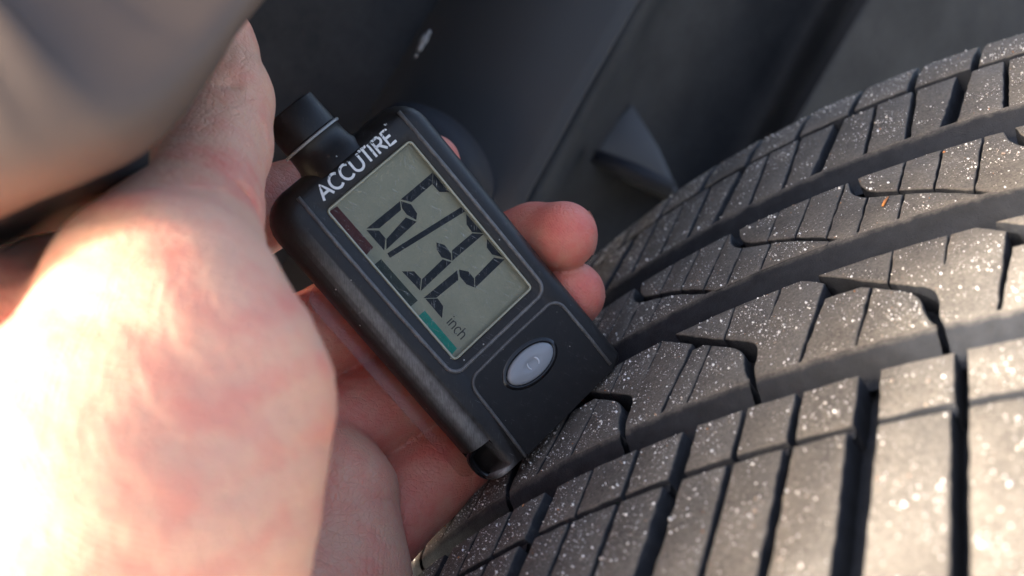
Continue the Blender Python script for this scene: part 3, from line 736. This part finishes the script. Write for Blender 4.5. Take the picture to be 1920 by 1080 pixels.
def surface_nets(D):
    nx, ny, nz = D.shape
    S = D < 0
    c = [S[i:nx - 1 + i, j:ny - 1 + j, k:nz - 1 + k] for i in (0, 1) for j in (0, 1) for k in (0, 1)]
    cnt = sum(x.astype(np.int8) for x in c)
    act = (cnt > 0) & (cnt < 8)
    idx = np.argwhere(act); vid = np.full(act.shape, -1, np.int32); vid[act] = np.arange(len(idx))
    corners = np.array([(i, j, k) for i in (0, 1) for j in (0, 1) for k in (0, 1)])
    val = np.stack([D[idx[:, 0] + a, idx[:, 1] + b, idx[:, 2] + c_] for a, b, c_ in corners], 1)
    acc = np.zeros((len(idx), 3)); num = np.zeros(len(idx))
    for p in range(8):
        for q in range(p + 1, 8):
            if np.abs(corners[p] - corners[q]).sum() != 1: continue
            a, b = val[:, p], val[:, q]; m = (a < 0) != (b < 0)
            t = np.where(m, a / np.where(m, a - b, 1), 0)
            acc += np.where(m[:, None], corners[p] + (corners[q] - corners[p]) * t[:, None], 0); num += m
    V = idx + acc / num[:, None]
    quads = []
    for ax_ in range(3):
        s0 = [slice(None)] * 3; s1 = [slice(None)] * 3; s0[ax_] = slice(0, -1); s1[ax_] = slice(1, None)
        A0, A1 = S[tuple(s0)], S[tuple(s1)]
        e = np.argwhere(A0 != A1); o1, o2 = [i for i in range(3) if i != ax_]
        ok = (e[:, o1] > 0) & (e[:, o2] > 0) & (e[:, o1] < D.shape[o1] - 1) & (e[:, o2] < D.shape[o2] - 1); e = e[ok]
        def cell(d1, d2):
            x = e.copy(); x[:, o1] -= d1; x[:, o2] -= d2; return vid[x[:, 0], x[:, 1], x[:, 2]]
        q = np.stack([cell(1, 1), cell(0, 1), cell(0, 0), cell(1, 0)], 1)
        fl = A0[e[:, 0], e[:, 1], e[:, 2]]
        if ax_ == 1: fl = ~fl
        q[~fl] = q[~fl][:, ::-1]; quads.append(q)
    return V, np.concatenate(quads)
Vh, Fh = surface_nets(D); Vh = lo_ + Vh * vs
# a few Laplacian passes (Taubin) to remove the grid
E = np.concatenate([Fh[:, [0, 1]], Fh[:, [1, 2]], Fh[:, [2, 3]], Fh[:, [3, 0]]]); E = np.unique(np.sort(E, 1), axis=0)
deg = np.bincount(E.ravel(), minlength=len(Vh)).astype(float)
for lam in (.6, -.5, .6, -.5, .6, -.5):
    S_ = np.zeros_like(Vh)
    for k in range(3): S_[:, k] = np.bincount(E[:, 0], Vh[E[:, 1], k], len(Vh)) + np.bincount(E[:, 1], Vh[E[:, 0], k], len(Vh))
    Vh = Vh + lam * (S_ / np.maximum(deg, 1)[:, None] - Vh)
# flush: redder towards fingertips and in finger sides
fl = np.zeros(len(Vh))
for nme in fingers:
    f = np.array(fingers[nme]); tip = f[-1, :3]; d = np.linalg.norm(Vh - tip, axis=1); fl = np.maximum(fl, np.exp(-(d / 17) ** 2) * .95)
    for a, b in zip(f[:-1], f[1:]):
        pa, ba = a[:3], b[:3] - a[:3]; t = np.clip(((Vh - pa) @ ba) / (ba @ ba), 0, 1); d = np.linalg.norm(Vh - pa - t[:, None] * ba, axis=1) - a[3]
        fl = np.maximum(fl, np.clip(1 - d / 4, 0, 1) * .58)
# redness in the folds of the thumb pad and round the base of the thumb
mt = np.exp(-(np.linalg.norm(Vh - np.array(thenar)[1, :3], axis=1) / 45) ** 4)
wv_ = 5 * np.sin(Vh[:, 0] * .11 + Vh[:, 2] * .05) + 2 * np.sin(Vh[:, 0] * .31 + 1)
fl = fl + mt * .30 * np.clip(np.sin((Vh[:, 1] + wv_) * .62 + .6), -.3, 1)
fl = fl + .55 * np.exp(-(np.linalg.norm(Vh - at(440, 370, 200), axis=1) / 11) ** 2)
fl = fl + .2 * np.exp(-(np.linalg.norm(Vh - at(610, 950, 240), axis=1) / 22) ** 2)
hand = mesh_obj('hand', Vh, Fh.tolist(), SKIN, attrs={'flush': fl + .14}, base=at(100, 1150, 190))
tag(hand, 'bare left hand reaching into the wheel arch and holding the gauge', 'hand')
hand['base_point'] = [float(x) for x in hand.location]
# nails on the far side of the fingertips
for nme in fingers:
    f = np.array(fingers[nme]); tip, pre = f[-1, :3], f[-2, :3]; ax0 = unit(tip - pre + np.array([0, 0, 0.01])); r = f[-1, 3]
    outw = unit(np.array([.35, .1, -1]) - ax0 * (np.array([.35, .1, -1]) @ ax0)); sd_ = np.cross(ax0, outw); lo = []
    for y in np.linspace(-1, 1, 9):
        lo.append([tip + ax0 * (x * 5.5 - 1.5) + sd_ * math.sin(y * .75) * r * .95 + outw * (math.cos(y * .75) * r * .98 + .35 - .5 * x * x) for x in np.linspace(-1, 1, 6)])
    V, Fc = loft([np.array(q) for q in lo], closed=False); mesh_obj('fingernail', V, Fc, NAIL, hand)

# ---------------------------------------------------------------- fender in front, upper left
edge = smooth_path([at(1500, -1100, 230), at(760, -330, 185), at(480, -12, 166), at(372, 125, 158), at(250, 244, 150), at(106, 318, 146), at(-58, 385, 144), at(-400, 555, 144), at(-800, 735, 146)], 8)
ne = len(edge); loops = []
for i, p in enumerate(edge):
    T = unit(edge[min(i + 1, ne - 1)] - edge[max(i - 1, 0)])
    q = unit(np.cross(T, [0, 0, 1.])); q = q if q[1] > 0 else -q          # away from the wheel, in the panel
    py_ = 540 + F * p[1] / p[2]; f = np.clip((py_ - 60) / 230, 0, 1); g_ = np.clip((py_ - 265) / 110, 0, 1); r = 3.0 + 5.5 * f
    z = np.array([0, 0, 1.])
    dz_ = 9 + 14 * f + 50 * g_; pr = [(7, -dz_), (3 + 2 * f, -dz_ * .6), (1.2 * r * .3, -2.6 * r), (-.0, -1.5 * r), (.06 * r, -.9 * r), (.35 * r, -.38 * r), (.8 * r, -.10 * r), (1.5 * r, .05 * r), (2.6 * r, .14 * r), (28, 1.3)] + [(a_, 1.4 - (a_ - 28) ** 2 * .0011) for a_ in range(38, 270, 14)]
    q0 = unit([-.62, .78, 0])
    loops.append(np.array([p + q * min(a, 20) + q0 * max(a - 20, 0) + z * b for a, b in pr]))
V, Fc = loft(loops, closed=False)
npr = len(pr) - 1
fen = mesh_obj('car_fender', V, Fc, [PAINT, ARCH], base=edge[ne // 2], midx=[1 if k % npr < 3 else 0 for k in range(len(Fc))]); tag(fen, 'grey painted car fender edge above the hand', 'fender')
sol = fen.modifiers.new('thickness', 'SOLIDIFY'); sol.thickness = .0009; sol.offset = -1

# ---------------------------------------------------------------- wheel arch liner behind
folds = [((-700, -500, 300), (-700, 1300, 360)), ((300, -420, 330), (100, 1300, 430)), ((900, -330, 400), (520, 900, 440)), ((1120, -300, 436), (700, 780, 452)), ((1360, -300, 405), (800, 720, 412)), ((1420, -300, 440), (900, 760, 470)),
         ((1690, -300, 492), (1150, 760, 505)), ((1790, -300, 462), (1190, 760, 476)), ((1870, -300, 470), (1260, 780, 488)), ((2150, -300, 560), (1700, 900, 600)), ((2900, -300, 620), (2600, 900, 640))]
rows = []
fp = smooth_path([np.concatenate([at(*a), at(*b)]) for a, b in folds], 7)
loops = []
for p in fp:
    a, b = p[:3], p[3:]; loops.append(np.array([a + (b - a) * t + np.array([0, 0, 1.]) * (-18 * math.sin(math.pi * t)) for t in np.linspace(0, 1, 14)]))
liner = thing('wheel_arch_liner', 'ribbed black plastic wheel arch liner behind the tyre', 'liner', at(1000, 900, 450))
V, Fc = loft(loops, closed=False); lin = mesh_obj('liner_panel', V, Fc, ARCH, liner)
# roof of the arch, joining fender lip and liner
ro = []
for i in range(0, ne, 2):
    T = unit(edge[min(i + 1, ne - 1)] - edge[max(i - 1, 0)]); q = unit(np.cross(T, [0, 0, 1.])); q = q if q[1] > 0 else -q
    p = edge[i]; ro.append(np.array([p + q * a + np.array([0, 0, b]) for a, b in ((14, -28), (30, -60), (60, -130), (75, -220), (70, -340))]))
V, Fc = loft(ro, closed=False); mesh_obj('arch_roof', V, Fc, ARCH, liner)
nb = 20; lo = []
cB = at(800, 285, 362)
for k_ in np.linspace(0, math.pi * .5, 9):
    a = np.linspace(0, 2 * np.pi, nb * 2, endpoint=False); d1, d2 = unit(np.array([.75, -.66, 0])), unit(np.array([.66, .75, 0]))
    lo.append(cB + (np.cos(a)[:, None] * d1 * 26 + np.sin(a)[:, None] * d2 * 17) * math.cos(k_) ** .55 + np.array([0, 0, -60 * (1 - math.sin(k_) ** .5)]))
V, Fc = loft(lo[:-1], False, True); mesh_obj('shadow_lobe', V, Fc, NAVY, liner)  # added dark dome in place of the shadow lobe beside the gauge
# added sheet whose paler colour paints the sunlit band of the liner
LIT_GREY = simple('lit_liner_grey', (.054, .053, .053), .7)
lf = []
for x, y in ((1330, -250), (1262, -122), (1195, 0), (1148, 82), (1100, 165), (1050, 255), (1000, 345), (950, 440), (900, 535)):
    p = at(x, y, 396); cols = [p + np.array([.25, 0, -9]), p + np.array([.2, 0, -.8])]
    for k in np.linspace(0, 1, 14):
        cols.append(p + np.array([-95 * k, -14 * k, -3.5 * k - 52 * max(0, k - .22) ** 2]))
    lf.append(np.array(cols))
V, Fc = loft(lf, closed=False); mesh_obj('lit_liner_sheet', V, Fc, LIT_GREY, liner)
# unseen wall ahead of the tyre, added to keep sun off the far tread
lf = []
for y in np.linspace(-90, 130, 8):
    lf.append(np.array([(-128 - .0012 * (y - 20) ** 2 + .02 * (z + 240), y, z) for z in (-232, -236, -290, -350, -420, -470)], float))
V, Fc = loft(lf, closed=False); mesh_obj('liner_front_blocker', V, Fc, ARCH, liner)
# triangular bracket with a dark slot under it, by the inner end of the tyre
def prism(pts, d0, dz, taper=.85):
    P = np.array([at(x, y, d0) for x, y in pts]); c = P.mean(0)
    back = P + np.array([0, 0, -dz]); mid_ = P + np.array([0, 0, -1.2]); front = c + (P - c) * taper
    return loft([back, mid_, front], False, True)
br = thing('bracket', 'small triangular grey bracket with a dark bar fixed to the liner', 'bracket', at(1190, 340, 430))
V, Fc = prism([(1185, 195), (1150, 235), (1095, 285), (1180, 330), (1275, 365), (1235, 275)], 470, 40, .72); mesh_obj('plate', V, Fc, BRACKET, br, angle=.6)
V, Fc = tube([at(1112, 292, 456), at(1185, 322, 455), at(1262, 356, 454)], [3.2, 4.2, 3.4], 10); mesh_obj('bar', V, Fc, NAVY, br)
# dried splash on the liner
ms = []
for x, y, r in ((795, 74, 2.1), (788, 88, 1.5), (803, 62, 1.2), (780, 104, .7)):
    a = np.linspace(0, 2 * np.pi, 12, endpoint=False); P = np.array([at(x, y, 386)])[0]
    d1, d2 = np.array([.45, .9, 0]), np.array([.9, -.45, 0])
    ms.append(loft([P + (np.cos(a)[:, None] * d1 * r * 1.3 + np.sin(a)[:, None] * d2 * r * .7) * k + np.array([0, 0, z]) for k, z in ((1, -.5), (.8, .3), (.3, .6))], True, True))
V, Fc = merge(ms); SPL = mesh_obj('road_splash', V, Fc, MUD); tag(SPL, 'small pale dried splash on the dark wheel arch liner', 'splash')
